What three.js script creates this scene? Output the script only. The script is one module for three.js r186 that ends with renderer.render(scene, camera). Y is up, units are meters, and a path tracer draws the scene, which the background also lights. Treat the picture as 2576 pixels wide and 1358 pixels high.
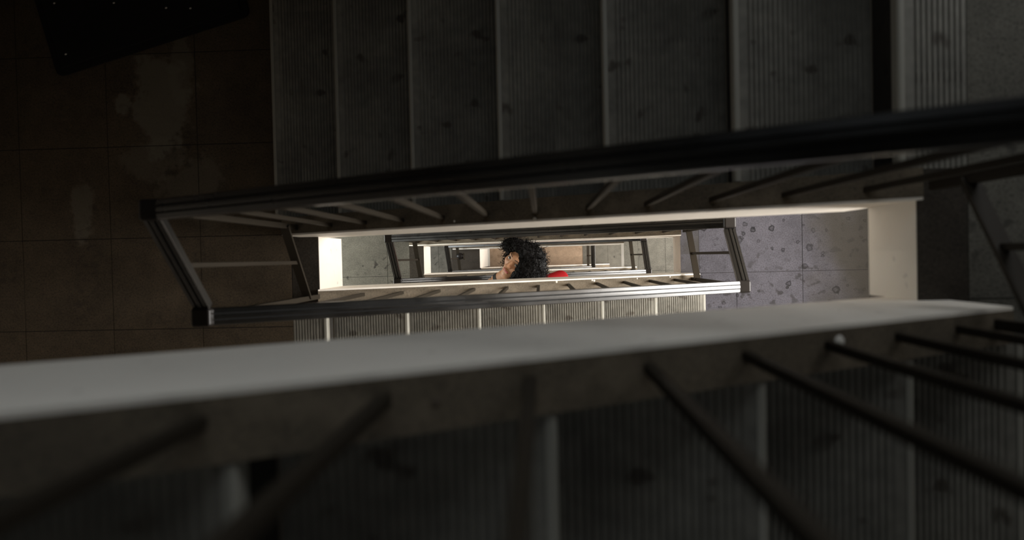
import * as THREE from 'three';
import { RectAreaLightUniformsLib } from 'three/addons/lights/RectAreaLightUniformsLib.js';
import { mergeGeometries, mergeVertices } from 'three/addons/utils/BufferGeometryUtils.js';
import { RoundedBoxGeometry } from 'three/addons/geometries/RoundedBoxGeometry.js';
import { MarchingCubes } from 'three/addons/objects/MarchingCubes.js';
import { ImprovedNoise } from 'three/addons/math/ImprovedNoise.js';

// ------------------------------------------------------------------ camera, sky, daylight, exposure
const W = 2576, H = 1358, FOCAL = 1737.65;
const scene = new THREE.Scene();
scene.background = new THREE.Color(0.55, 0.62, 0.72);
const camera = new THREE.PerspectiveCamera(2 * Math.atan(H / 2 / FOCAL) * 180 / Math.PI, W / H, 0.01, 60);
{
  const m = new THREE.Matrix4().makeBasis(new THREE.Vector3(1, 0, 0), new THREE.Vector3(0, 0, -1), new THREE.Vector3(0, 1, 0));
  m.multiply(new THREE.Matrix4().makeRotationZ(-0.02307)).multiply(new THREE.Matrix4().makeRotationY(0.04221)).multiply(new THREE.Matrix4().makeRotationX(-0.01943));
  camera.quaternion.setFromRotationMatrix(m);
  camera.position.set(-0.0476, 1.431, -0.0055);
}
camera.focus = 4.3;
camera.userData.fStop = 2.3;
scene.add(camera);
const renderer = new THREE.WebGLRenderer({ antialias: true });
renderer.toneMapping = THREE.LinearToneMapping;
renderer.toneMappingExposure = 1.0;
renderer.shadowMap.enabled = true;
RectAreaLightUniformsLib.init();

// stairwell dimensions, metres; level 0 is the half landing just below the camera
const RISE = 0.17, GOING = 0.28, SLOPE = RISE / GOING, STOREY = 14 * RISE;
const WELL = 0.101, CURB = 0.165, EDGE_L = -0.902, EDGE_R = 0.714, FOOT_A = -1.001, FOOT_B = 0.805;
const WALL_L = -2.32, WALL_R = 2.1, SIDE = 1.3, GROUND = -3 * STOREY, TOP = 3.5;
const POST_L = -0.905, POST_R = 0.73, RAIL_Z = 0.128, RAIL_UP = 0.9, LOW_UP = 0.11;

// windows: frosted panes lit by the day outside; wall side (+1 right, -1 left), sill and head, half width, light colour and strength
const WINDOWS = [
  { side: 0, y0: 1.0, y1: 1.9, z0: -0.8, z1: 0.7, color: [0.86, 0.94, 1.0], power: 1.35, what: 'dim side window; z0 and z1 run along the back wall' },
  { side: 0, y0: 0.12, y1: 0.92, z0: 0.95, z1: 2.0, color: [0.95, 0.97, 0.98], power: 3.1, what: 'dim window beside the upper half landing' },
  { side: 2, y0: 1.7, y1: 2.4, z0: -0.2, z1: 1.3, color: [0.92, 0.97, 1.0], power: 0.7, what: 'dim window in the front wall' },
  { side: 1, y0: -1.22, y1: -0.3, z0: -0.7, z1: 0.7, color: [1.0, 0.965, 0.92], power: 42, what: 'bright window over the first landing' },
  { side: 1, y0: -4.1, y1: -2.7, z0: -0.62, z1: 0.62, color: [1.0, 0.965, 0.92], power: 26, what: 'bright window over the second landing' },
  { side: 1, y0: -6.4, y1: -5.1, z0: -0.62, z1: 0.62, color: [1.0, 0.95, 0.9], power: 27, what: 'bright window over the ground floor' },
  { side: -1, y0: -3.2, y1: -2.35, z0: -0.62, z1: 0.62, color: [0.98, 1.0, 0.93], power: 14, what: 'window' },
  { side: -1, y0: -5.4, y1: -4.0, z0: -0.62, z1: 0.62, color: [0.93, 0.98, 1.0], power: 10, what: 'window' },
];

// ------------------------------------------------------------------ helpers
let seed = 7;
const rnd = () => { seed = (seed * 1664525 + 1013904223) >>> 0; return seed / 4294967296; };
const noise = new ImprovedNoise();
const fbm = (x, y, o = 4, s = 0) => { let a = 0, w = 0.5; for (let i = 0; i < o; i++) { a += w * noise.noise(x, y, s + i * 7.3); x *= 2.03; y *= 2.03; w *= 0.5; } return a; };
const names = {};
const numbered = (n) => { const k = (names[n] = (names[n] ?? -1) + 1); return k ? `${n}_${String(k).padStart(3, '0')}` : n; };
function add(o, name, parent = scene) { o.name = parent === scene ? numbered(name) : name; o.castShadow = o.receiveShadow = true; parent.add(o); return o; }
function part(name, geo, mat, parent, label) { const m = add(new THREE.Mesh(geo, mat), name, parent); if (label) m.userData.label = label; return m; }
function thing(name, label, category, group) { const g = add(new THREE.Group(), name); g.userData = { label, category }; if (group) g.userData.group = group; return g; }
function struct(name, geo, mat) { const o = add(geo ? new THREE.Mesh(geo, mat) : new THREE.Group(), name); o.userData.kind = 'structure'; return o; }
// planar uv in metres by the dominant normal (own position = world position here)
function metric(geo, dx = 0, dz = 0) {
  const g = geo.index ? geo.toNonIndexed() : geo; g.computeVertexNormals();
  const p = g.attributes.position, n = g.attributes.normal, uv = new Float32Array(p.count * 2);
  for (let i = 0; i < p.count; i++) {
    const ax = Math.abs(n.getX(i)), ay = Math.abs(n.getY(i)), az = Math.abs(n.getZ(i));
    const q = ay >= ax && ay >= az ? [p.getX(i) + dx, p.getZ(i) + dz] : az >= ax ? [p.getX(i), p.getY(i)] : [p.getZ(i), p.getY(i)];
    uv[2 * i] = q[0]; uv[2 * i + 1] = q[1];
  }
  g.setAttribute('uv', new THREE.BufferAttribute(uv, 2));
  return g;
}
// extrude an (x, y) outline from z0 to z1
function prism(pts, z0, z1, bevel = 0) {
  const s = new THREE.Shape(pts.map(([x, y]) => new THREE.Vector2(x, y)));
  const g = new THREE.ExtrudeGeometry(s, { depth: z1 - z0 - 2 * bevel, bevelEnabled: bevel > 0, bevelSize: bevel, bevelThickness: bevel, bevelSegments: 2, bevelOffset: -bevel });
  g.translate(0, 0, z0 + bevel);
  return metric(g);
}
function box(x0, x1, y0, y1, z0, z1, round = 0) {
  const g = round ? new RoundedBoxGeometry(x1 - x0, y1 - y0, z1 - z0, 2, round) : new THREE.BoxGeometry(x1 - x0, y1 - y0, z1 - z0);
  g.translate((x0 + x1) / 2, (y0 + y1) / 2, (z0 + z1) / 2);
  return metric(g);
}
// extrude a profile (side, up) from point a to point b
function sweep(profile, a, b, side, bevel = 0) {
  const A = new THREE.Vector3(...a), d = new THREE.Vector3(...b).sub(A), L = d.length(); d.normalize();
  const s = new THREE.Vector3(...side); s.addScaledVector(d, -s.dot(d)).normalize();
  const up = new THREE.Vector3().crossVectors(d, s);
  const flip = up.y < 0; if (flip) { s.negate(); up.negate(); }
  const g = new THREE.ExtrudeGeometry(new THREE.Shape(profile.map((q) => new THREE.Vector2(...q))), { depth: L, bevelEnabled: bevel > 0, bevelSize: bevel, bevelThickness: bevel, bevelSegments: 1, bevelOffset: -bevel });
  g.applyMatrix4(new THREE.Matrix4().makeBasis(s, up, d)); g.translate(A.x, A.y, A.z);
  return g;
}
const rect = (w, h) => [[-w / 2, -h / 2], [w / 2, -h / 2], [w / 2, h / 2], [-w / 2, h / 2]];

// ------------------------------------------------------------------ textures and materials
function texture(w, h, f, srgb = true) {
  const d = new Uint8Array(w * h * 4);
  for (let y = 0; y < h; y++) for (let x = 0; x < w; x++) {
    const c = f(x / w, y / h, x, y);
    for (let i = 0; i < 3; i++) d[(y * w + x) * 4 + i] = Math.max(0, Math.min(255, Math.round(255 * c[i])));
    d[(y * w + x) * 4 + 3] = 255;
  }
  const t = new THREE.DataTexture(d, w, h); t.wrapS = t.wrapT = THREE.RepeatWrapping; t.magFilter = THREE.LinearFilter; t.minFilter = THREE.LinearMipmapLinearFilter; t.generateMipmaps = true;
  if (srgb) t.colorSpace = THREE.SRGBColorSpace; t.needsUpdate = true;
  return t;
}
const lum = (c, k) => c.map((v) => v * k);
const mix = (a, b, k) => a.map((v, i) => v + (b[i] - v) * k);
const smooth = (a, b, x) => { const t = Math.max(0, Math.min(1, (x - a) / (b - a))); return t * t * (3 - 2 * t); };
// terrazzo: w x h metres, optional marks(x, z) -> [colour, amount] in metres from the corner
function terrazzo(base, w, h, pw, ph, s, marks, grain = 0.2) {
  const chip = new Float32Array(pw * ph);
  for (let i = 0; i < chip.length; i++) chip[i] = rnd();
  return texture(pw, ph, (u, v, px, py) => {
    const x = u * w, z = v * h;
    const g = 0.5 * chip[py * pw + px] + 0.5 * (0.5 + fbm(x * 130, z * 130, 2, s));
    let c = lum(base, 1 + grain * (g - 0.5) * 2 + 0.22 * fbm(x * 3, z * 3, 3, s + 3) + 0.16 * fbm(x * 17, z * 17, 2, s + 5));
    const k = noise.noise(x * 210, z * 210, s + 9); if (k > 0.36) c = lum(c, 0.78);
    if (marks) for (const [col, a] of marks(x, z)) c = mix(c, col, a);
    return c;
  });
}
const spotList = [];
for (let i = 0; i < 150; i++) spotList.push([rnd() * 1.4, 0.7 + rnd() * 1.2, 0.006 + 0.017 * rnd() * rnd(), 0.3 + 0.4 * rnd()]);
// landing with gum spots near the light: u over x 0.7..2.1, v over z -1.3..1.3
const spotsMap = terrazzo([0.29, 0.284, 0.308], 1.4, 2.6, 1024, 2048, 11, (x, z) => {
  const out = []; const n = fbm(x * 60, z * 60, 2, 40) * 0.012;
  for (const [sx, sz, r, a] of spotList) { const d = Math.hypot(x - sx, z - sz) + n; if (d < r * 1.2) out.push([[0.1, 0.097, 0.105], Math.min(1, 1.35 * a) * (0.35 + 0.65 * smooth(0.3, 0.85, d / r)) * (1 - smooth(r * 0.85, r * 1.2, d))]); }
  const o = smooth(0.66, 0.95, x + 0.3 * fbm(x * 4, z * 4, 3, 50)); out.push([[0.2, 0.187, 0.155], 0.7 * o]);
  const m = smooth(0.12, 0.32, fbm(x * 22, z * 22, 3, 60)); out.push([[0.12, 0.115, 0.11], 0.6 * m * smooth(0.2, 0.8, 0.5 + fbm(x * 3, z * 3, 2, 61))]);
  return out;
});
// landing with scuffed dust in front of the doormat: u over x -2.32..-0.92, v over z -1.3..1.3
const dustMap = terrazzo([0.325, 0.285, 0.232], 1.4, 2.6, 1024, 2048, 21, (x, z) => {
  const X = x - 2.32, Z = z - 1.3, out = [], n = fbm(x * 7, z * 7, 4, 70), n2 = fbm(x * 40, z * 40, 3, 71);
  const blob = (cx, cz, rx, rz, a) => { const d = Math.hypot((X - cx) / rx, (Z - cz) / rz) + n * 0.9 + n2 * 0.35; const k = 1 - smooth(0.75, 1.1, d); if (k > 0) out.push([[0.47, 0.45, 0.4], a * k]); };
  blob(-1.5, -0.62, 0.13, 0.19, 0.7); blob(-1.655, -0.63, 0.04, 0.055, 0.75); blob(-1.42, -0.76, 0.05, 0.16, 0.5); blob(-1.38, -0.33, 0.12, 0.12, 0.4); blob(-1.83, -0.23, 0.05, 0.13, 0.55); blob(-1.52, -0.42, 0.17, 0.08, 0.4); blob(-1.33, -0.2, 0.1, 0.06, 0.3);
  const e = smooth(0.5, 1, n2 + 0.6); out.push([[0.2, 0.18, 0.16], 0.4 * e * smooth(0, 0.3, fbm(x * 5, z * 5, 2, 74))]);
  return out;
});
const plainMap = terrazzo([0.375, 0.365, 0.335], 1.4, 1.4, 1024, 1024, 31, (x, z) => {
  const m = smooth(0.16, 0.34, fbm(x * 26, z * 26, 3, 80)) * smooth(0.05, 0.3, fbm(x * 4, z * 4, 2, 81)); return [[[0.17, 0.16, 0.15], 0.75 * m]];
});
const darkMap = terrazzo([0.22, 0.2, 0.175], 1, 1, 512, 512, 41, null, 0.3);
const curbMap = terrazzo([0.375, 0.335, 0.275], 1, 1, 512, 512, 51, (x, z) => [[[0.5, 0.45, 0.38], 0.5 * smooth(0.05, 0.35, fbm(x * 12, z * 12, 3, 90))]], 0.16);
const brownMap = terrazzo([0.56, 0.485, 0.41], 1.4, 1.4, 512, 512, 61, (x, z) => {
  const m = smooth(0.14, 0.4, fbm(x * 12, z * 12, 4, 95)); return [[[0.44, 0.36, 0.29], 0.5 * m]];
}, 0.1);
const paintMap = texture(512, 512, (u, v) => { const n = 1 + 0.05 * fbm(u * 5, v * 5, 3, 5) - 0.16 * smooth(0.3, 0.5, fbm(u * 30, v * 30, 3, 8)); return [0.925 * n, 0.9 * n, 0.86 * n]; });
const rubberMap = texture(512, 512, (u, v) => {
  let c = lum([0.46, 0.45, 0.418], 1 + 0.35 * fbm(u * 4, v * 4, 4, 15) + 0.22 * fbm(u * 30, v * 30, 2, 18));
  return mix(c, [0.2, 0.17, 0.14], 0.7 * smooth(0.22, 0.42, fbm(u * 14, v * 14, 3, 25)));
});
const scuff = texture(256, 256, (u, v) => { const k = 0.34 + 0.35 * fbm(u * 6, v * 6, 4, 33); return [k, k, k]; }, false);
const grainBump = texture(256, 256, (u, v) => { const k = 0.5 + fbm(u * 40, v * 40, 3, 36); return [k, k, k]; }, false);

const mat = (o) => new THREE.MeshStandardMaterial(o);
function mapped(t, w, h, o) { const m = t.clone(); m.repeat.set(1 / w, 1 / h); m.needsUpdate = true; return mat({ map: m, ...o }); }
const M = {
  spots: mapped(spotsMap, 1.4, 2.6, { roughness: 0.55 }), dust: mapped(dustMap, 1.4, 2.6, { roughness: 0.7 }), plain: mapped(plainMap, 1.4, 1.4, { roughness: 0.6 }),
  joint: mat({ color: new THREE.Color(0.02, 0.018, 0.018), roughness: 0.95 }), edge: mapped(darkMap, 1, 1, { roughness: 0.75 }), curb: mapped(curbMap, 1, 1, { roughness: 0.8 }),
  brown: mapped(brownMap, 1.4, 1.4, { roughness: 0.6 }), paint: mapped(paintMap, 1, 1, { roughness: 0.55, bumpMap: grainBump, bumpScale: 0.0006 }),
  rubber: mapped(rubberMap, 0.9, 0.9, { roughness: 0.7 }), nosing: mat({ color: new THREE.Color(0.3, 0.29, 0.25), roughness: 0.45 }),
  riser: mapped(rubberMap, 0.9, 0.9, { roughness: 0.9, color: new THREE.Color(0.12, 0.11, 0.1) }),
  rail: new THREE.MeshPhysicalMaterial({ color: new THREE.Color(0.0045, 0.0042, 0.0036), roughness: 0.36, roughnessMap: scuff, specularIntensity: 1, clearcoat: 0.25, clearcoatRoughness: 0.3 }),
  cap: new THREE.MeshPhysicalMaterial({ color: new THREE.Color(0.012, 0.01, 0.009), roughness: 0.35, specularIntensity: 0.5 }),
  dusty: mat({ color: new THREE.Color(0.075, 0.054, 0.036), roughness: 0.7 }), bar: new THREE.MeshPhysicalMaterial({ color: new THREE.Color(0.03, 0.0245, 0.018), roughness: 0.55, specularIntensity: 0.15 }), wall: mapped(paintMap, 1, 1, { roughness: 0.85, color: new THREE.Color(0.3, 0.28, 0.26) }),
  drop: mat({ color: new THREE.Color(0.75, 0.72, 0.66), roughness: 0.6 }),
  mat: mat({ color: new THREE.Color(0.006, 0.006, 0.006), roughness: 1 }), frame: mat({ color: new THREE.Color(0.5, 0.5, 0.48), roughness: 0.5 }),
};
M.rail.roughness = 0.9;
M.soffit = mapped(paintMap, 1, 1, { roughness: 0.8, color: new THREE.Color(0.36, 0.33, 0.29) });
for (const k of ['spots', 'dust', 'plain', 'edge', 'brown']) { const o = M[k]; M[k] = new THREE.MeshPhysicalMaterial({ map: o.map, roughness: 0.8, specularIntensity: 0.4 }); }

// ------------------------------------------------------------------ walls, ceiling, windows
{
  const wallWithHoles = (holes, x0, x1) => {
    const s = new THREE.Shape([[-SIDE - 0.25, GROUND - 0.3], [SIDE + 0.25, GROUND - 0.3], [SIDE + 0.25, TOP + 0.2], [-SIDE - 0.25, TOP + 0.2]].map((p) => new THREE.Vector2(...p)));
    for (const h of holes) s.holes.push(new THREE.Path([[-h.z1, h.y0], [-h.z1, h.y1], [-h.z0, h.y1], [-h.z0, h.y0]].map((p) => new THREE.Vector2(...p))));
    const g = new THREE.ExtrudeGeometry(s, { depth: x1 - x0, bevelEnabled: false }); g.rotateY(Math.PI / 2); g.translate(x0, 0, 0); // shape x -> -z
    return metric(g);
  };
  struct('wall_right', wallWithHoles(WINDOWS.filter((w) => w.side === 1), WALL_R, WALL_R + 0.22), M.wall);
  struct('wall_left', wallWithHoles(WINDOWS.filter((w) => w.side < 0), WALL_L - 0.22, WALL_L), M.wall);
  for (const [name, side, z] of [['wall_back', 0, -SIDE - 0.22], ['wall_front', 2, SIDE]]) {
    const sh = new THREE.Shape([[WALL_L, GROUND - 0.3], [WALL_R, GROUND - 0.3], [WALL_R, TOP + 0.2], [WALL_L, TOP + 0.2]].map((p) => new THREE.Vector2(...p)));
    for (const h of WINDOWS.filter((w) => w.side === side)) sh.holes.push(new THREE.Path([[h.z0, h.y0], [h.z0, h.y1], [h.z1, h.y1], [h.z1, h.y0]].map((p) => new THREE.Vector2(...p))));
    struct(name, metric(new THREE.ExtrudeGeometry(sh, { depth: 0.22, bevelEnabled: false }).translate(0, 0, z)), M.wall);
  }
  struct('ceiling', box(WALL_L, WALL_R, TOP, TOP + 0.2, -SIDE, SIDE), M.wall);
  WINDOWS.forEach((w, i) => {
    const g = struct(`window_${i + 1}`), across = w.side === 0 || w.side === 2, fs = w.side === 2 ? 1 : -1, wx = across ? fs * (SIDE + 0.06) : w.side > 0 ? WALL_R + 0.06 : WALL_L - 0.06, zc = (w.z0 + w.z1) / 2, yc = (w.y0 + w.y1) / 2, f = 0.05;
    const at = (y0, y1, z0, z1, d = 0.025) => across ? box(z0, z1, y0, y1, wx - d, wx + d) : box(wx - d, wx + d, y0, y1, z0, z1);
    part('window_frame', mergeGeometries([at(w.y0, w.y0 + f, w.z0, w.z1), at(w.y1 - f, w.y1, w.z0, w.z1), at(w.y0 + f, w.y1 - f, w.z0, w.z0 + f), at(w.y0 + f, w.y1 - f, w.z1 - f, w.z1), at(w.y0 + f, w.y1 - f, zc - f / 2, zc + f / 2)]), M.frame, g);
    const glow = mat({ color: 0xffffff, roughness: 0.8, emissive: new THREE.Color(...w.color), emissiveIntensity: w.power * 0.08 });
    part('pane', at(w.y0 + f, w.y1 - f, w.z0 + f, zc - f / 2, 0.004), glow, g); part('pane', at(w.y0 + f, w.y1 - f, zc + f / 2, w.z1 - f, 0.004), glow, g);
    part('window_sill', across ? box(w.z0, w.z1, w.y0 - 0.03, w.y0, Math.min(fs * (SIDE + 0.04), fs * (SIDE - 0.03)), Math.max(fs * (SIDE + 0.04), fs * (SIDE - 0.03))) : w.side > 0 ? box(WALL_R - 0.03, WALL_R + 0.04, w.y0 - 0.03, w.y0, w.z0, w.z1) : box(WALL_L - 0.04, WALL_L + 0.03, w.y0 - 0.03, w.y0, w.z0, w.z1), M.frame, g);
    const l = new THREE.RectAreaLight(new THREE.Color(...w.color), w.power, w.z1 - w.z0 - 2 * f, w.y1 - w.y0 - 2 * f);
    if (across) { l.position.set(zc, yc, wx - fs * 0.035); l.lookAt(zc, yc, wx - fs * 2); } else { l.position.set(wx - w.side * 0.035, yc, zc); l.lookAt(wx - w.side * 2, yc, zc); } l.name = `window_light_${i + 1}`; scene.add(l);
  });
}

// ------------------------------------------------------------------ landings
// side -1 left, +1 right; level y; tile grid origin; edge of the floor at the well
const TILE = 0.355, GAP = 0.0025;
let floors = 0;
function landing(side, y, gx, gz, tileMat, edgeX, edgeMat = M.edge) {
  const f = struct(`floor_${++floors}`), wx = side > 0 ? WALL_R : WALL_L, ix = side > 0 ? 0.813 : -1.006;
  const thick = side > 0 ? 0.21 : 0.31, span = (a, b) => [Math.min(a, b), Math.max(a, b)];
  const [sx0, sx1] = span(wx, ix), [mx0, mx1] = span(ix, edgeX - side * -0.006);
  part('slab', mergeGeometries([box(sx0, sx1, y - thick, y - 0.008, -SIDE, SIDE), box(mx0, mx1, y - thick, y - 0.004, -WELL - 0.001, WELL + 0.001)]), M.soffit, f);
  part('joint_bed', box(sx0, sx1, y - 0.008, y - 0.003, -SIDE, SIDE), M.joint, f);
  const ox = side > 0 ? 0.7 : WALL_L, shift = (g) => { const u = g.attributes.uv; const n = g.attributes.normal; for (let i = 0; i < u.count; i++) if (n.getY(i) > 0.5) u.setXY(i, u.getX(i) - ox, u.getY(i) + SIDE); return g; };
  for (let i = -12; i < 12; i++) for (let j = -12; j < 12; j++) {
    const x0 = Math.max(sx0, gx + i * TILE), x1 = Math.min(sx1, gx + (i + 1) * TILE), z0 = Math.max(-SIDE, gz + j * TILE), z1 = Math.min(SIDE, gz + (j + 1) * TILE);
    if (x1 - x0 < 0.02 || z1 - z0 < 0.02) continue;
    part('tile', shift(box(x0 + GAP / 2, x1 - GAP / 2, y - 0.007, y + 0.0006 * (rnd() - 0.5), z0 + GAP / 2, z1 - GAP / 2)), tileMat, f);
  }
  const [ex0, ex1] = span(ix, edgeX);
  part('edge_strip', metric(box(ex0, ex1, y - 0.004, y - 0.0005, -CURB, CURB)), edgeMat, f, 'plain strip of floor along the stairwell edge');
  part('fascia', box(...span(edgeX, edgeX - side * -0.006), y - thick, y - 0.006, -WELL, WELL), M.paint, f, 'white painted face of the landing edge');
  return f;
}
const L2 = landing(-1, 7 * RISE, -2.073, -0.1, M.plain, EDGE_L);
const R1 = landing(1, 0, 1.0, 0.1, M.plain, EDGE_R);
const L1 = landing(-1, -7 * RISE, -2.073, -0.113, M.dust, EDGE_L);
const R0 = landing(1, -14 * RISE, 1.013, 0.105, M.spots, EDGE_R, M.spots);
const L0 = landing(-1, -21 * RISE, -1.17, 0.113, M.plain, EDGE_L);
const RB = landing(1, -28 * RISE, 1.055, 0.143, M.plain, 0.69, M.plain);
const LB = landing(-1, -35 * RISE, -1.148, 0.15, M.plain, -0.704);
{
  const g = struct(`floor_${++floors}`);
  part('slab', box(WALL_L, WALL_R, GROUND - 0.3, GROUND - 0.008, -SIDE, SIDE), M.joint, g);
  for (let i = -2; i < 5; i++) for (let j = -5; j < 5; j++) {
    const x0 = Math.max(0.466, 0.775 + i * TILE), x1 = Math.min(WALL_R, 0.775 + (i + 1) * TILE), z0 = Math.max(-SIDE, 0.16 + j * TILE), z1 = Math.min(SIDE, 0.16 + (j + 1) * TILE);
    if (x1 - x0 > 0.02 && z1 - z0 > 0.02) part('tile', box(x0 + GAP / 2, x1 - GAP / 2, GROUND - 0.008, GROUND, z0 + GAP / 2, z1 - GAP / 2), M.plain, g);
  }
  part('brown_covering', box(-0.698, 0.464, GROUND - 0.008, GROUND - 0.001, -SIDE, SIDE), M.brown, g, 'plain brown floor at the bottom of the stairwell');
  struct('wall_base', box(-0.72, -0.704, GROUND - 0.008, -35 * RISE - 0.31, -SIDE, WELL - 0.002), M.paint);
  struct('baseboard_base', box(-0.704, -0.686, GROUND - 0.001, GROUND + 0.09, -SIDE, WELL - 0.002), M.frame);
}

// ------------------------------------------------------------------ flights
// dir +1: rises to the right along the back wall; -1: rises to the left along the front wall. y = lower level
function flight(dir, y, label, opts = {}) {
  const t = thing('stair_flight', label, 'stairs'), foot = dir > 0 ? FOOT_A : FOOT_B, zs = dir > 0 ? -1 : 1;
  const X = (s) => foot + dir * s, lowS = opts.low ?? (dir > 0 ? 0.714 - 0.615 : 0.091), upS = opts.up ?? (dir > 0 ? EDGE_R - FOOT_A : FOOT_B - EDGE_L);
  const line = (s) => RISE + SLOPE * s, drop = 0.36;
  const P = (pts) => { const q = pts.map(([s, v]) => [X(s), y + v]); return dir > 0 ? q : q.reverse(); };
  const Z = (a, b) => { if (b === SIDE) b -= 0.004; return zs > 0 ? [a, b] : [-b, -a]; };
  const lowEnd = opts.ground ? [[0.03, 0.001], [0.03, line(0.03)]] : [[lowS, line(lowS) - drop], [lowS, 0.001], [0.03, 0.001], [0.03, line(0.03)]];
  const bottomS = opts.ground ? (drop - RISE) / SLOPE : 0;
  const face = [...lowEnd, [upS, line(upS)], [upS, line(upS) - drop], ...(opts.ground ? [[bottomS, 0.001]] : [])];
  // painted face with a slightly ragged lower paint line on the curb
  part('stringer_face', prism(P(face), ...Z(WELL, WELL + 0.006)), M.paint, t, 'white painted side of the flight facing the stairwell');
  part('curb', prism(P(face.map(([s, v]) => [s, v > line(s) - 0.001 ? v + 0.0015 : v])), ...Z(WELL + 0.006, CURB)), M.curb, t, 'brown terrazzo curb carrying the railing');
  const body = [[0.034, 0.001]];
  for (let k = 1; k <= 7; k++) { body.push([(k - 1) * GOING + 0.016, k * RISE - 0.008]); body.push([k === 7 ? 6 * GOING + 0.134 : k * GOING + 0.034, k * RISE - 0.008]); }
  body.push([6 * GOING + 0.134, 7 * RISE - 0.25]); body.push([upS - 0.05, line(upS - 0.05) - drop]);
  if (opts.ground) body.push([bottomS, 0.001]); else { body.push([0.034, line(0.034) - drop]); }
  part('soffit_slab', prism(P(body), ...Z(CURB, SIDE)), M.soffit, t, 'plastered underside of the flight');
  for (let k = 1; k <= 7; k++) {
    const s0 = (k - 1) * GOING, len = k === 7 ? 0.134 : GOING + 0.027, top = k * RISE, pts = [];
    pts.push([s0 + 0.013, top - 0.008], [s0 + 0.013, top - 0.0008], [s0 + 0.03, top - 0.0008]);
    for (let s = 0.033; s + 0.011 < len - 0.002; s += 0.011) pts.push([s0 + s, top - 0.0032], [s0 + s + 0.0032, top - 0.0032], [s0 + s + 0.0042, top], [s0 + s + 0.0102, top]);
    pts.push([s0 + len, top - 0.001], [s0 + len, top - 0.008]);
    part('tread', prism(P(pts.reverse()), ...Z(CURB, SIDE)), M.rubber, t);
    const n = []; for (let a = 0; a <= 6; a++) { const q = Math.PI / 2 + a / 6 * Math.PI / 2; n.push([s0 + 0.006 + 0.007 * Math.cos(q), top - 0.007 + 0.008 * Math.sin(q)]); }
    part('nosing', prism(P([[s0 + 0.0128, top - 0.024], [s0 + 0.0128, top + 0.001], ...n, [s0 - 0.001, top - 0.024]].reverse()), ...Z(CURB + 0.002, SIDE)), M.nosing, t);
    part('riser', prism(P([[s0 + 0.03, top - RISE + 0.001], [s0 + 0.012, top - 0.024], [s0 + 0.03, top - 0.024], [s0 + 0.036, top - RISE + 0.001]].reverse()), ...Z(CURB, SIDE)), M.riser, t);
  }
  for (const [x, z, r, m] of opts.drops ?? []) {
    const g = new THREE.SphereGeometry(r, 10, 6); g.scale(1, 0.35, 0.9); g.rotateZ(dir * Math.atan(SLOPE)); g.translate(x, y + line((x - foot) * dir) + 0.001, z);
    part('paint_drop', g, m ?? M.drop, t, 'pale dried paint drop');
  }
  return t;
}
const nose = (dir, y, x) => y + RISE + SLOPE * (dir > 0 ? x - FOOT_A : FOOT_B - x);
const FL = {
  b1: flight(-1, 0, 'nearest blurred flight along the bottom of the picture, its broad greyish white side rising left', { drops: [[0.372, 0.125, 0.011], [-0.155, 0.137, 0.006, M.dusty]] }),
  a1: flight(1, -7 * RISE, 'dark ribbed flight across the top of the picture, climbing right from the doormat landing', { drops: [[-0.063, -0.108, 0.006], [-0.3, -0.115, 0.004]] }),
  b0: flight(-1, -14 * RISE, 'sunlit ribbed flight below the nearest one, its lower end at the bluish spotted landing', { drops: [[0.02, 0.112, 0.006], [0.19, 0.112, 0.005], [0.2, 0.114, 0.006], [0.42, 0.113, 0.004], [0.6, 0.112, 0.004]] }),
  a0: flight(1, -21 * RISE, 'flight under the top one, seen as a thin pale band behind the curly hair', {}),
  bb: flight(-1, -28 * RISE, 'flight where the curly haired person stands, mostly hidden by the sunlit one', { low: 0.805 - 0.69 }),
  ab: flight(1, -35 * RISE, 'deep thin flight bordering the brown bottom floor along its upper edge', { up: 0.69 - FOOT_A, low: -0.704 - FOOT_A }),
  bc: flight(-1, -42 * RISE, 'lowest flight, ending on the brown bottom floor along its lower edge', { ground: true, up: FOOT_B + 0.704 }),
};

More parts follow.
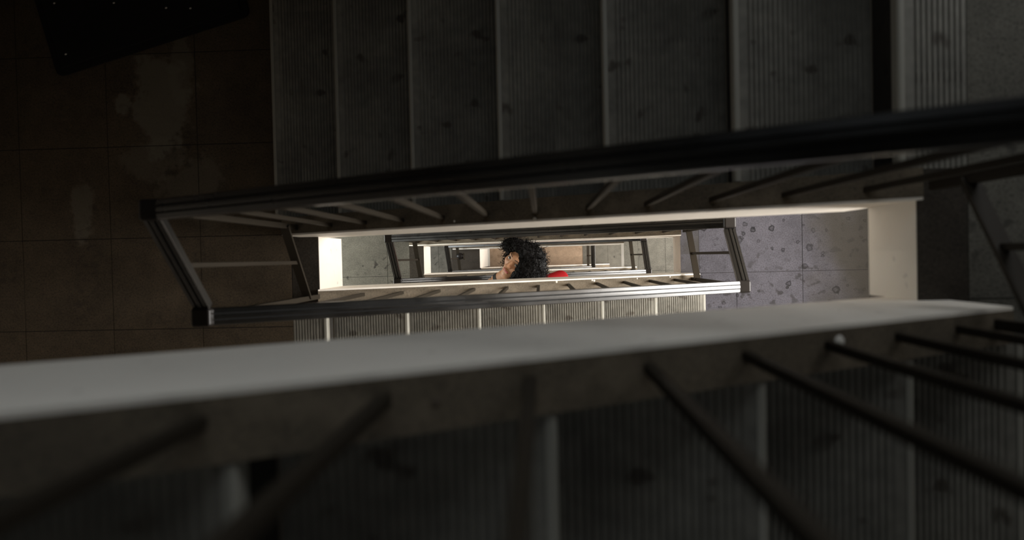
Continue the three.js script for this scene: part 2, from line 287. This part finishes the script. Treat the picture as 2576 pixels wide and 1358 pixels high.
// ------------------------------------------------------------------ railings
const railProfile = [];
{
  // 44 mm wide plastic handrail: rounded shoulders, two grooves along the top
  const w = 0.022, pts = [[-w + 0.003, -0.022], [w - 0.003, -0.022], [w, -0.018], [w, -0.001], [w - 0.002, 0.0016]];
  pts.push([0.0098, 0.0032], [0.0092, -0.0045], [0.006, -0.0045], [0.0054, 0.0036], [0, 0.0042], [-0.0054, 0.0036], [-0.006, -0.0045], [-0.0092, -0.0045], [-0.0098, 0.0032]);
  pts.push([-w + 0.002, 0.0016], [-w, -0.001], [-w, -0.018]);
  railProfile.push(...pts);
}
const post = (x, z, y0, y1, w = 0.0125) => { const g = new RoundedBoxGeometry(w, y1 - y0, w, 1, 0.0015); g.translate(x, (y0 + y1) / 2, z); return g; };
function flightRailing(dir, y, label, x0 = POST_L, x1 = POST_R) {
  const t = thing('stair_railing', label, 'railing'), z = dir > 0 ? -RAIL_Z : RAIL_Z, side = [0, 0, 1];
  const P = (x, up) => [x, nose(dir, y, x) + up, z];
  part('handrail', sweep(railProfile, P(x0 + 0.02, RAIL_UP), P(x1 - 0.02, RAIL_UP), side), M.rail, t, 'dark grooved handrail');
  for (const w of [-0.0076, 0.0076]) part('groove', sweep([[w - 0.002, -0.003], [w + 0.002, -0.003], [w + 0.002, 0.0012], [w - 0.002, 0.0012]], P(x0 + 0.02, RAIL_UP), P(x1 - 0.02, RAIL_UP), side), M.mat, t, 'black groove along the top of the handrail');
  for (let n = -6; n <= 5; n++) { const x = -0.062 + 0.138 * n; if (x < x0 + 0.05 || x > x1 - 0.03) continue; part('baluster', post(x, z, nose(dir, y, x) - 0.004, nose(dir, y, x) + RAIL_UP - 0.018), M.bar, t); }
  return t;
}
function endRailing(x, ya, yb, label) {
  const t = thing('landing_railing', label, 'railing'), side = [1, 0, 0], d = Math.sign(x);
  part('handrail', sweep(railProfile, [x, ya + RAIL_UP, -RAIL_Z + 0.022], [x, yb + RAIL_UP, RAIL_Z - 0.022], side), M.rail, t, 'short slanted handrail across the well');
  part('bottom_rail', sweep(rect(0.03, 0.01), [x, ya + LOW_UP, -RAIL_Z], [x, yb + LOW_UP, RAIL_Z], side), M.bar, t);
  const ym = (ya + yb) / 2;
  part('baluster', post(x, -0.004, ym + LOW_UP, ym + RAIL_UP - 0.018), M.bar, t);
  for (const [z, yy] of [[-RAIL_Z, ya], [RAIL_Z, yb]]) {
    part('post', post(x, z, yy - 0.004, yy + RAIL_UP - 0.02, 0.018), M.bar, t);
    const c = new RoundedBoxGeometry(0.05, 0.036, 0.048, 3, 0.008); c.translate(x, yy + RAIL_UP - 0.007, z); part('corner_block', c, M.cap, t, 'dark cap where two handrails meet');
  }
  return t;
}
const RL = {
  b1: flightRailing(-1, 0, 'nearest railing, its blurred black balusters fanning out over the bottom right corner'),
  a1: flightRailing(1, -7 * RISE, 'long black railing under the top flight, running from the doormat landing to the right edge'),
  b0: flightRailing(-1, -14 * RISE, 'railing whose grooved handrail shines white towards the bluish spotted landing'),
  a0: flightRailing(1, -21 * RISE, 'railing seen edge-on as a dark grooved line just under the long pale band'),
  bb: flightRailing(-1, -28 * RISE, 'railing the curly haired person leans back against'),
  ab: flightRailing(1, -35 * RISE, 'thin dark railing line above the brown bottom floor'),
  bc: flightRailing(-1, -42 * RISE, 'lowest railing, its bright handrail edging the brown bottom floor', POST_L, 0.5),
};
const nA = (y, x) => nose(1, y, x), nB = (y, x) => nose(-1, y, x);
endRailing(POST_R, nA(-7 * RISE, POST_R), nB(0, POST_R), 'dark landing railing at the right edge of the picture, beside the beige slab edge');
endRailing(POST_L, nA(-7 * RISE, POST_L), nB(-14 * RISE, POST_L), 'black slanted landing railing beside the brown doormat landing');
endRailing(POST_R, nA(-21 * RISE, POST_R), nB(-14 * RISE, POST_R), 'brownish landing railing standing on the bluish spotted landing');
endRailing(POST_L, nA(-21 * RISE, POST_L), nB(-28 * RISE, POST_L), 'black landing railing on the greenish grey landing beside the brightest white slab edge');
endRailing(POST_R, nA(-35 * RISE, POST_R), nB(-28 * RISE, POST_R), 'small dark landing railing on the grey tiled landing right of the curly hair');
endRailing(POST_L, nA(-35 * RISE, POST_L), nB(-42 * RISE, POST_L), 'small black landing railing with a dark lump fixed to its bottom rail');
endRailing(0.5, nB(-42 * RISE, 0.5), nB(-42 * RISE, 0.5), 'deepest short railing, straight across the right end of the brown bottom floor');
{
  // guard along the top landing, just above the lens
  const t = thing('landing_railing', 'guard railing at the edge of the topmost landing above the lens', 'railing'), y = 7 * RISE;
  part('handrail', sweep(railProfile, [POST_L - 0.03, y + 0.95, -SIDE], [POST_L - 0.03, y + 0.95, RAIL_Z + 0.02], [1, 0, 0]), M.rail, t);
  part('bottom_rail', sweep(rect(0.035, 0.01), [POST_L - 0.03, y + 0.1, -SIDE], [POST_L - 0.03, y + 0.1, RAIL_Z + 0.02], [1, 0, 0]), M.bar, t);
  for (let z = -1.2; z < 0.14; z += 0.138) part('baluster', post(POST_L - 0.03, z, y + 0.1, y + 0.94), M.bar, t);
  for (const z of [-0.6, RAIL_Z]) part('post', post(POST_L - 0.03, z, y - 0.002, y + 0.95, 0.02), M.bar, t);
}
{
  // dark lump on the lowest left landing railing
  const yb = (nA(-35 * RISE, POST_L) + nB(-42 * RISE, POST_L)) / 2 + LOW_UP;
  const t = thing('black_lump', 'small round black object fixed at the foot of a thin baluster, deep on the left', 'knob');
  const s = new THREE.SphereGeometry(0.04, 20, 14); s.scale(1.1, 0.85, 0.9); s.translate(POST_L + 0.02, yb + 0.03, -0.03); part('knob', s, M.cap, t);
  const c = new THREE.TorusGeometry(0.03, 0.007, 8, 20); c.rotateY(Math.PI / 2); c.translate(POST_L + 0.06, yb + 0.025, -0.025); part('ring', c, M.bar, t);
}

// ------------------------------------------------------------------ doormat
{
  const t = thing('doormat', 'black doormat lying askew on the brown landing at the upper left', 'doormat');
  const w = 0.79, d = 0.47, r = 0.03, s = new THREE.Shape();
  s.moveTo(r, 0); s.lineTo(w - r, 0); s.quadraticCurveTo(w, 0, w, r); s.lineTo(w, d - r); s.quadraticCurveTo(w, d, w - r, d); s.lineTo(r, d); s.quadraticCurveTo(0, d, 0, d - r); s.lineTo(0, r); s.quadraticCurveTo(0, 0, r, 0);
  const place = (g, dy) => { g.rotateX(-Math.PI / 2); g.rotateY(Math.atan2(0.209, 0.761)); g.translate(-1.901, -7 * RISE + dy, -0.744); return metric(g); };
  part('mat_base', place(new THREE.ExtrudeGeometry(s, { depth: 0.004, bevelEnabled: true, bevelSize: 0.002, bevelThickness: 0.002, bevelSegments: 2 }), 0.003), M.mat, t);
  const inner = new THREE.Shape([[0.03, 0.03], [w - 0.03, 0.03], [w - 0.03, d - 0.03], [0.03, d - 0.03]].map((p) => new THREE.Vector2(...p)));
  part('mat_pile', place(new THREE.ExtrudeGeometry(inner, { depth: 0.004, bevelEnabled: true, bevelSize: 0.004, bevelThickness: 0.003, bevelSegments: 2 }), 0.009), M.mat, t);
  const bits = []; for (const [x, y] of [[0.06, 0.07], [0.075, 0.27], [0.49, 0.12], [0.58, 0.09], [0.3, 0.2]]) { const g = new THREE.SphereGeometry(0.0048, 6, 5); g.scale(1, 0.7, 0.5); g.translate(x, y, 0); bits.push(g); }
  part('lint_specks', place(mergeGeometries(bits), 0.0165), M.drop, t, 'pale specks of lint').userData.kind = 'stuff';
}
// ------------------------------------------------------------------ the person leaning back over the well
{
  const V = (x, y, z) => new THREE.Vector3(x, y, z);
  const smin = (a, b, k) => { const h = Math.max(k - Math.abs(a - b), 0) / k; return Math.min(a, b) - h * h * k * 0.25; };
  const cap = (p, a, b, ra, rb) => { // tapered capsule
    const bx = b.x - a.x, by = b.y - a.y, bz = b.z - a.z, px = p.x - a.x, py = p.y - a.y, pz = p.z - a.z;
    const t = Math.max(0, Math.min(1, (px * bx + py * by + pz * bz) / (bx * bx + by * by + bz * bz + 1e-12)));
    return Math.hypot(px - bx * t, py - by * t, pz - bz * t) - (ra + (rb - ra) * t);
  };
  const ell = (p, c, r) => { const x = (p.x - c.x) / r.x, y = (p.y - c.y) / r.y, z = (p.z - c.z) / r.z, k = Math.hypot(x, y, z); return k < 1e-6 ? -Math.min(r.x, r.y, r.z) : (k - 1) * k / Math.hypot(x / r.x, y / r.y, z / r.z); };
  // mesh a distance field in a cube
  function mesh(f, centre, half, res) {
    const mc = new MarchingCubes(res, new THREE.MeshStandardMaterial(), false, false, 160000), p = V(0, 0, 0);
    const h = res / 2;
    for (let k = 0; k < res; k++) for (let j = 0; j < res; j++) for (let i = 0; i < res; i++) {
      p.set(centre.x + (i - h) / h * half, centre.y + (j - h) / h * half, centre.z + (k - h) / h * half);
      mc.field[i + j * res + k * res * res] = -f(p);
    }
    mc.isolation = 0; mc.update();
    const n = mc.count, P = new Float32Array(n * 3);
    for (let i = 0; i < n; i++) { P[3 * i] = centre.x + mc.positionArray[3 * i] * half; P[3 * i + 1] = centre.y + mc.positionArray[3 * i + 1] * half; P[3 * i + 2] = centre.z + mc.positionArray[3 * i + 2] * half; }
    let g = new THREE.BufferGeometry(); g.setAttribute('position', new THREE.BufferAttribute(P, 3));
    g = mergeVertices(g, 1e-5); g.computeVertexNormals();
    return g;
  }
  const colour = (g, f) => { const p = g.attributes.position, c = new Float32Array(p.count * 3), q = V(0, 0, 0); for (let i = 0; i < p.count; i++) { q.fromBufferAttribute(p, i); c.set(f(q), 3 * i); } g.setAttribute('color', new THREE.BufferAttribute(c, 3)); return g; };

  // head frame: X towards the person's left, Y crown, Z face
  const Y = V(0.56, 0.42, -0.72).normalize(), Zf = V(-0.6, 0.79, 0.0); Zf.addScaledVector(Y, -Zf.dot(Y)).normalize();
  const X = V(0, 0, 0).crossVectors(Y, Zf), O = V(-0.160, -2.52, 0.020);
  const HM = new THREE.Matrix4().makeBasis(X, Y, Zf).setPosition(O);
  const hw = (x, y, z) => V(x, y, z).applyMatrix4(HM);
  const skin = [0.52, 0.275, 0.155], lip = [0.4, 0.085, 0.075];

  const NL = V(-0.335, -2.65, 0.159).applyMatrix4(HM.clone().invert());
  const headField = (p) => {
    let d = ell(p, V(0, 0.02, -0.012), V(0.073, 0.079, 0.09));
    d = smin(d, ell(p, V(0, -0.03, 0.03), V(0.061, 0.084, 0.058)), 0.03);
    d = smin(d, cap(p, V(0, -0.094, 0.058), V(0, -0.098, 0.062), 0.021, 0.019), 0.03);
    for (const s of [-1, 1]) {
      d = smin(d, cap(p, V(s * 0.052, -0.05, 0.0), V(s * 0.014, -0.098, 0.054), 0.019, 0.017), 0.025);
      d = smin(d, ell(p, V(s * 0.037, -0.026, 0.058), V(0.026, 0.022, 0.022)), 0.02);
      d = smin(d, ell(p, V(s * 0.0745, -0.012, -0.008), V(0.008, 0.03, 0.018)), 0.006);
      d = smin(d, cap(p, V(s * 0.012, 0.022, 0.083), V(s * 0.042, 0.021, 0.07), 0.009, 0.009), 0.016);
    }
    for (const s of [-1, 1]) d = -smin(-d, cap(p, V(s * 0.026, 0.001, 0.1), V(s * 0.038, 0.001, 0.092), 0.0135, 0.012), 0.012);
    d = smin(d, cap(p, V(0, 0.012, 0.083), V(0, -0.034, 0.107), 0.0075, 0.0105), 0.012);
    for (const s of [-1, 1]) { d = smin(d, ell(p, V(s * 0.012, -0.037, 0.096), V(0.008, 0.0075, 0.01)), 0.006); }
    for (const s of [-1, 1]) d = -smin(-d, ell(p, V(s * 0.0065, -0.044, 0.102), V(0.0035, 0.004, 0.005)), 0.003);
    d = smin(d, cap(p, V(-0.022, -0.067, 0.08), V(0, -0.0635, 0.089), 0.0045, 0.0062), 0.005); d = smin(d, cap(p, V(0.022, -0.067, 0.08), V(0, -0.0635, 0.089), 0.0045, 0.0062), 0.005);
    d = smin(d, cap(p, V(-0.015, -0.0745, 0.083), V(0.015, -0.0745, 0.083), 0.0052, 0.0052), 0.005);
    d = -smin(-d, cap(p, V(-0.02, -0.0695, 0.0905), V(0.02, -0.0695, 0.0905), 0.0014, 0.0014), 0.003);
    d = smin(d, cap(p, V(0, -0.06, -0.015), NL, 0.047, 0.05), 0.03);
    return d;
  };
  const head = mesh(headField, V(0, -0.04, 0.015), 0.17, 112);
  colour(head, (q) => {
    const onLip = Math.abs(q.x) < 0.024 && q.z > 0.076 && q.y < -0.0595 + 0.1 * Math.abs(q.x) * 0 && q.y > -0.0815 && (Math.hypot(q.x / 0.024, (q.y + 0.0698) / 0.0085) < 1);
    const k = 1 + 0.06 * noise.noise(q.x * 60, q.y * 60, q.z * 60); const c = onLip ? lip : skin;
    const warm = Math.hypot(Math.abs(q.x) - 0.04, q.y + 0.03, q.z - 0.07) < 0.025 ? [1.03, 0.95, 0.92] : [1, 1, 1];
    return [c[0] * k * warm[0], c[1] * k * warm[1], c[2] * k * warm[2]];
  });
  head.applyMatrix4(HM);

  // body joints in the world; the treads underfoot are at -3.91 (right foot) and -4.08 (left foot)
  const NB = V(-0.335, -2.65, 0.159), NT = hw(0, -0.07, -0.018), J = {
    chest: V(-0.275, -2.86, 0.255), belly: V(-0.31, -3.05, 0.30), hip: V(-0.33, -3.22, 0.345),
    sr: V(-0.45, -2.745, 0.245), er: V(-0.535, -2.98, 0.40), wr: V(-0.49, -3.19, 0.47), sl: V(-0.115, -2.74, 0.205), el: V(0.07, -2.94, 0.137), wl: V(0.14, -3.15, 0.24),
    hr: V(-0.42, -3.25, 0.36), kr: V(-0.455, -3.5, 0.63), ar: V(-0.45, -3.83, 0.52), tr: V(-0.46, -3.875, 0.69), hl: V(-0.235, -3.25, 0.36), kl: V(-0.215, -3.62, 0.53), al: V(-0.2, -4.0, 0.44), tl: V(-0.195, -4.045, 0.61),
  };
  const torso = (p, e = 0) => {
    let d = cap(p, J.sr, J.sl, 0.06 + e, 0.06 + e);
    d = smin(d, cap(p, J.chest.clone().add(V(-0.06, 0, 0)), J.chest.clone().add(V(0.06, 0, 0)), 0.105 + e, 0.105 + e), 0.06);
    d = smin(d, cap(p, J.chest, J.belly, 0.115 + e, 0.105 + e), 0.06); d = smin(d, cap(p, J.belly, J.hip, 0.105 + e, 0.12 + e), 0.06);
    return d;
  };
  const upperArms = (p, e) => Math.min(cap(p, J.sr, J.er, 0.05 + e, 0.04 + e), cap(p, J.sl, J.el, 0.05 + e, 0.04 + e));
  const legs = (p, e) => {
    let d = 9;
    for (const [h, k, a, t] of [['hr', 'kr', 'ar', 'tr'], ['hl', 'kl', 'al', 'tl']]) { let q = smin(cap(p, J[h], J[k], 0.085 + e, 0.058 + e), cap(p, J[k], J[a], 0.056 + e, 0.038 + e), 0.03); q = smin(q, cap(p, J[a], J[t], 0.038, 0.028), 0.03); d = Math.min(d, q); }
    return d;
  };
  const bodyField = (p) => {
    let d = torso(p); d = smin(d, upperArms(p, -0.003), 0.04);
    d = smin(d, cap(p, J.er, J.wr, 0.038, 0.026), 0.02); d = smin(d, cap(p, J.el, J.wl, 0.038, 0.026), 0.02);
    d = smin(d, legs(p, -0.004), 0.04);
    d = smin(d, cap(p, NB, J.chest.clone().add(V(0.005, 0.09, -0.02)), 0.047, 0.07), 0.05);
    return d;
  };
  const parts = [head, colour(mesh(bodyField, V(-0.25, -3.34, 0.35), 0.8, 132), () => skin)];
  // hands: palm and five bent fingers each
  const hand = (w, fwd, nrm, s, curl) => {
    const f = fwd.clone().normalize(), n = nrm.clone().addScaledVector(f, -nrm.dot(f)).normalize(), a = V(0, 0, 0).crossVectors(f, n).multiplyScalar(s);
    const at = (x, y, z) => w.clone().addScaledVector(a, x).addScaledVector(f, y).addScaledVector(n, z), bones = [];
    for (const x of [-0.028, -0.01, 0.01, 0.027]) bones.push([at(x * 0.6, 0.005, 0), at(x, 0.078, 0), 0.014, 0.0115]);
    [[-0.029, 0.03, 0.024, 0.018], [-0.01, 0.042, 0.027, 0.02], [0.01, 0.046, 0.029, 0.021], [0.029, 0.042, 0.026, 0.02]].forEach(([x, l1, l2, l3], i) => {
      let q = at(x, 0.078, 0), ang = curl[0] + 0.06 * i; for (const [l, r0, r1] of [[l1, 0.0092, 0.0085], [l2, 0.0085, 0.0078], [l3, 0.0078, 0.0065]]) { const e = q.clone().addScaledVector(f, l * Math.cos(ang)).addScaledVector(n, -l * Math.sin(ang)); bones.push([q, e, r0, r1]); q = e; ang += curl[1]; }
    });
    const th = [at(0.024, 0.02, -0.004), at(0.05, 0.05, -0.012), at(0.056, 0.078, -0.024), at(0.052, 0.098, -0.034)];
    for (let i = 0; i < 3; i++) bones.push([th[i], th[i + 1], [0.0135, 0.0105, 0.0092][i], [0.0105, 0.0092, 0.0072][i]]);
    const c = at(0.01, 0.07, -0.02);
    return colour(mesh((p) => { let d = 9; bones.forEach(([u, v, r0, r1], i) => { d = smin(d, cap(p, u, v, r0, r1), i < 4 ? 0.014 : 0.005); }); d = smin(d, cap(p, w.clone().addScaledVector(f, -0.03), w, 0.026, 0.024), 0.015); return d; }, c, 0.13, 76), () => skin);
  };
  parts.push(hand(J.wl, V(0.5, -0.86, 0.1), V(0.3, 0.15, 0.9), -1, [0.35, 0.5]));
  parts.push(hand(J.wr, V(0.1, -0.75, 0.65), V(-0.1, 0.6, 0.7), 1, [0.15, 0.25]));
  const t = add(new THREE.Mesh(mergeGeometries(parts), new THREE.MeshPhysicalMaterial({ vertexColors: true, roughness: 0.55, sheen: 0.15, sheenRoughness: 0.6 })), 'person');
  t.userData = { label: 'person with curly black hair and red top leaning back over a railing, looking up', category: 'person' };

  // clothes
  const top = (p) => { let d = smin(torso(p, 0.008), upperArms(p, 0.013), 0.04);
    const cut = Math.min(cap(p, J.er, J.wr, 0.07, 0.07) , cap(p, J.el.clone().lerp(J.wl, 0.32), J.wl, 0.075, 0.06));
    d = Math.max(d, -cap(p, NB.clone().add(V(0.01, 0.0, 0.0)), J.chest.clone().add(V(-0.01, 0.1, 0.02)), 0.075, 0.085), -cut); return Math.max(d, -(p.y + 3.27)); };
  part('red_top', mesh(top, V(-0.23, -2.98, 0.27), 0.42, 96), new THREE.MeshPhysicalMaterial({ color: new THREE.Color(0.24, 0.004, 0.006), roughness: 0.85, specularIntensity: 0.2 }), t, 'red short sleeved top');
  const trousers = (p) => Math.max(smin(legs(p, 0.008), cap(p, J.belly.clone().lerp(J.hip, 0.7), J.hip, 0.116, 0.132), 0.05), p.y + 3.17, -Math.min(cap(p, J.ar.clone().add(V(0, -0.02, 0)), J.tr, 0.05, 0.05), cap(p, J.al.clone().add(V(0, -0.02, 0)), J.tl, 0.05, 0.05)));
  part('trousers', mesh(trousers, V(-0.32, -3.58, 0.45), 0.5, 96), mat({ color: new THREE.Color(0.02, 0.022, 0.03), roughness: 0.85 }), t);
  for (const [a, b, fl] of [[J.ar, J.tr, -3.91], [J.al, J.tl, -4.08]]) part('shoe', mesh((p) => Math.max(smin(cap(p, a, b, 0.045, 0.037), cap(p, V(a.x, fl + 0.025, a.z - 0.03), V(b.x, fl + 0.022, b.z + 0.015), 0.036, 0.036), 0.02), fl - p.y), V(a.x, a.y, (a.z + b.z) / 2), 0.17, 60), mat({ color: new THREE.Color(0.02, 0.02, 0.02), roughness: 0.6 }), t);
  const ck = new THREE.CylinderGeometry(0.0525, 0.054, 0.022, 40, 1, true); { const m = new THREE.Matrix4(), q = new THREE.Quaternion().setFromUnitVectors(V(0, 1, 0), NT.clone().sub(NB).normalize()); m.compose(NT.clone().lerp(NB, 0.7), q, V(1, 1, 1)); ck.applyMatrix4(m); }
  part('choker', ck, mat({ color: new THREE.Color(0.008, 0.008, 0.008), roughness: 0.7, side: THREE.DoubleSide }), t, 'black choker');

  // eyes looking at the lens, with iris and pupil as colours of the ball
  for (const s of [-1, 1]) {
    const c = V(s * 0.0315, 0.002, 0.0755), g = new THREE.SphereGeometry(0.0125, 40, 28), inv = HM.clone().invert();
    const look = camera.position.clone().applyMatrix4(inv).sub(c).normalize();
    colour(g, (q) => { const k = q.clone().normalize().dot(look); return k > 0.955 ? [0.004, 0.004, 0.004] : k > 0.86 ? [0.05, 0.022, 0.01] : [0.4, 0.36, 0.33]; });
    g.translate(c.x, c.y, c.z); g.applyMatrix4(HM);
    part('eye', g, new THREE.MeshPhysicalMaterial({ vertexColors: true, roughness: 0.25, clearcoat: 1, clearcoatRoughness: 0.05 }), t);
    const hairM = mat({ color: new THREE.Color(0.009, 0.007, 0.006), roughness: 0.6 });
    const brow = new THREE.TubeGeometry(new THREE.CatmullRomCurve3([V(s * 0.014, 0.024, 0.094), V(s * 0.027, 0.0275, 0.089), V(s * 0.04, 0.0255, 0.081), V(s * 0.049, 0.019, 0.072)]), 16, 0.0015, 6); brow.applyMatrix4(HM); part('eyebrow', brow, hairM, t);
    const lash = new THREE.TubeGeometry(new THREE.CatmullRomCurve3([V(s * 0.02, 0.003, 0.0845), V(s * 0.0305, 0.0085, 0.0885), V(s * 0.0425, 0.002, 0.0815)]), 14, 0.0011, 6); lash.applyMatrix4(HM); part('eyelash', lash, hairM, t);
  }

  // hair: a curly mass with many separate ringlets along its outline
  const face = (p) => ell(p, V(-0.014, -0.035, 0.1), V(0.058, 0.1, 0.062));
  const hairBase = (p) => {
    let d = ell(p, V(0.004, 0.022, -0.035), V(0.108, 0.09, 0.115));
    d = smin(d, ell(p, V(0.071, -0.03, 0.008), V(0.058, 0.12, 0.088)), 0.03);
    d = smin(d, ell(p, V(0.035, -0.07, -0.085), V(0.115, 0.115, 0.085)), 0.03);
    d = smin(d, ell(p, V(-0.088, 0.04, 0.042), V(0.05, 0.048, 0.055)), 0.03);
    d = smin(d, ell(p, V(-0.03, 0.078, 0.045), V(0.06, 0.028, 0.05)), 0.03);
    d = smin(d, ell(p, V(-0.085, -0.03, -0.035), V(0.03, 0.09, 0.05)), 0.03);
    return Math.max(d, -face(p));
  };
  const hairField = (p) => hairBase(p) + 0.006 * noise.noise(p.x * 45, p.y * 45, p.z * 45) + 0.005 * noise.noise(p.x * 95, p.y * 95, p.z * 95 + 5);
  const hg = mesh(hairField, V(0, 0, -0.02), 0.2, 96), pieces = [hg.toNonIndexed()];
  const pos = hg.attributes.position, nor = hg.attributes.normal;
  for (let i = 0; i < 1700; i++) {
    const k = Math.floor(rnd() * pos.count), p = V(0, 0, 0).fromBufferAttribute(pos, k), n = V(0, 0, 0).fromBufferAttribute(nor, k);
    if (face(p) < 0.02 && rnd() < 0.93) continue;
    if (n.dot(p.clone().sub(V(0, 0, -0.03))) < 0) n.negate();
    const dir = n.clone().multiplyScalar(0.5 + 0.5 * rnd()).add(V(rnd() - 0.5, rnd() - 0.9, rnd() - 0.4).multiplyScalar(0.9)).normalize();
    const u = V(0, 0, 0).crossVectors(dir, V(0.3, 0.9, 0.2)).normalize(), v = V(0, 0, 0).crossVectors(dir, u), L = 0.014 + 0.03 * rnd() * rnd() + 0.012 * rnd(), R = 0.0022 + 0.0036 * rnd(), turns = L / (0.012 + 0.009 * rnd()), ph = rnd() * 6.28, pts = [];
    for (let j = 0; j <= 14; j++) { const q = j / 14, a = ph + q * turns * 6.283, r = R * Math.min(1, 0.3 + q * 2); pts.push(p.clone().addScaledVector(n, -0.004).addScaledVector(dir, q * L).addScaledVector(u, r * Math.cos(a)).addScaledVector(v, r * Math.sin(a))); }
    if (pts.some((q) => face(q) < 0.004 || (q.z > 0.075 && Math.abs(q.x + 0.01) < 0.05 && q.y < 0.06))) continue;
    pieces.push(new THREE.TubeGeometry(new THREE.CatmullRomCurve3(pts), 20, 0.0008 + 0.0006 * rnd(), 3).toNonIndexed());
  }
  for (const g of pieces) { g.deleteAttribute('uv'); g.deleteAttribute('normal'); g.computeVertexNormals(); }
  const hm = mergeGeometries(pieces); hm.applyMatrix4(HM);
  part('hair', hm, new THREE.MeshPhysicalMaterial({ color: new THREE.Color(0.0028, 0.0023, 0.002), roughness: 0.75, specularIntensity: 0.35 }), t, 'big curly black hair');
}
renderer.render(scene, camera);
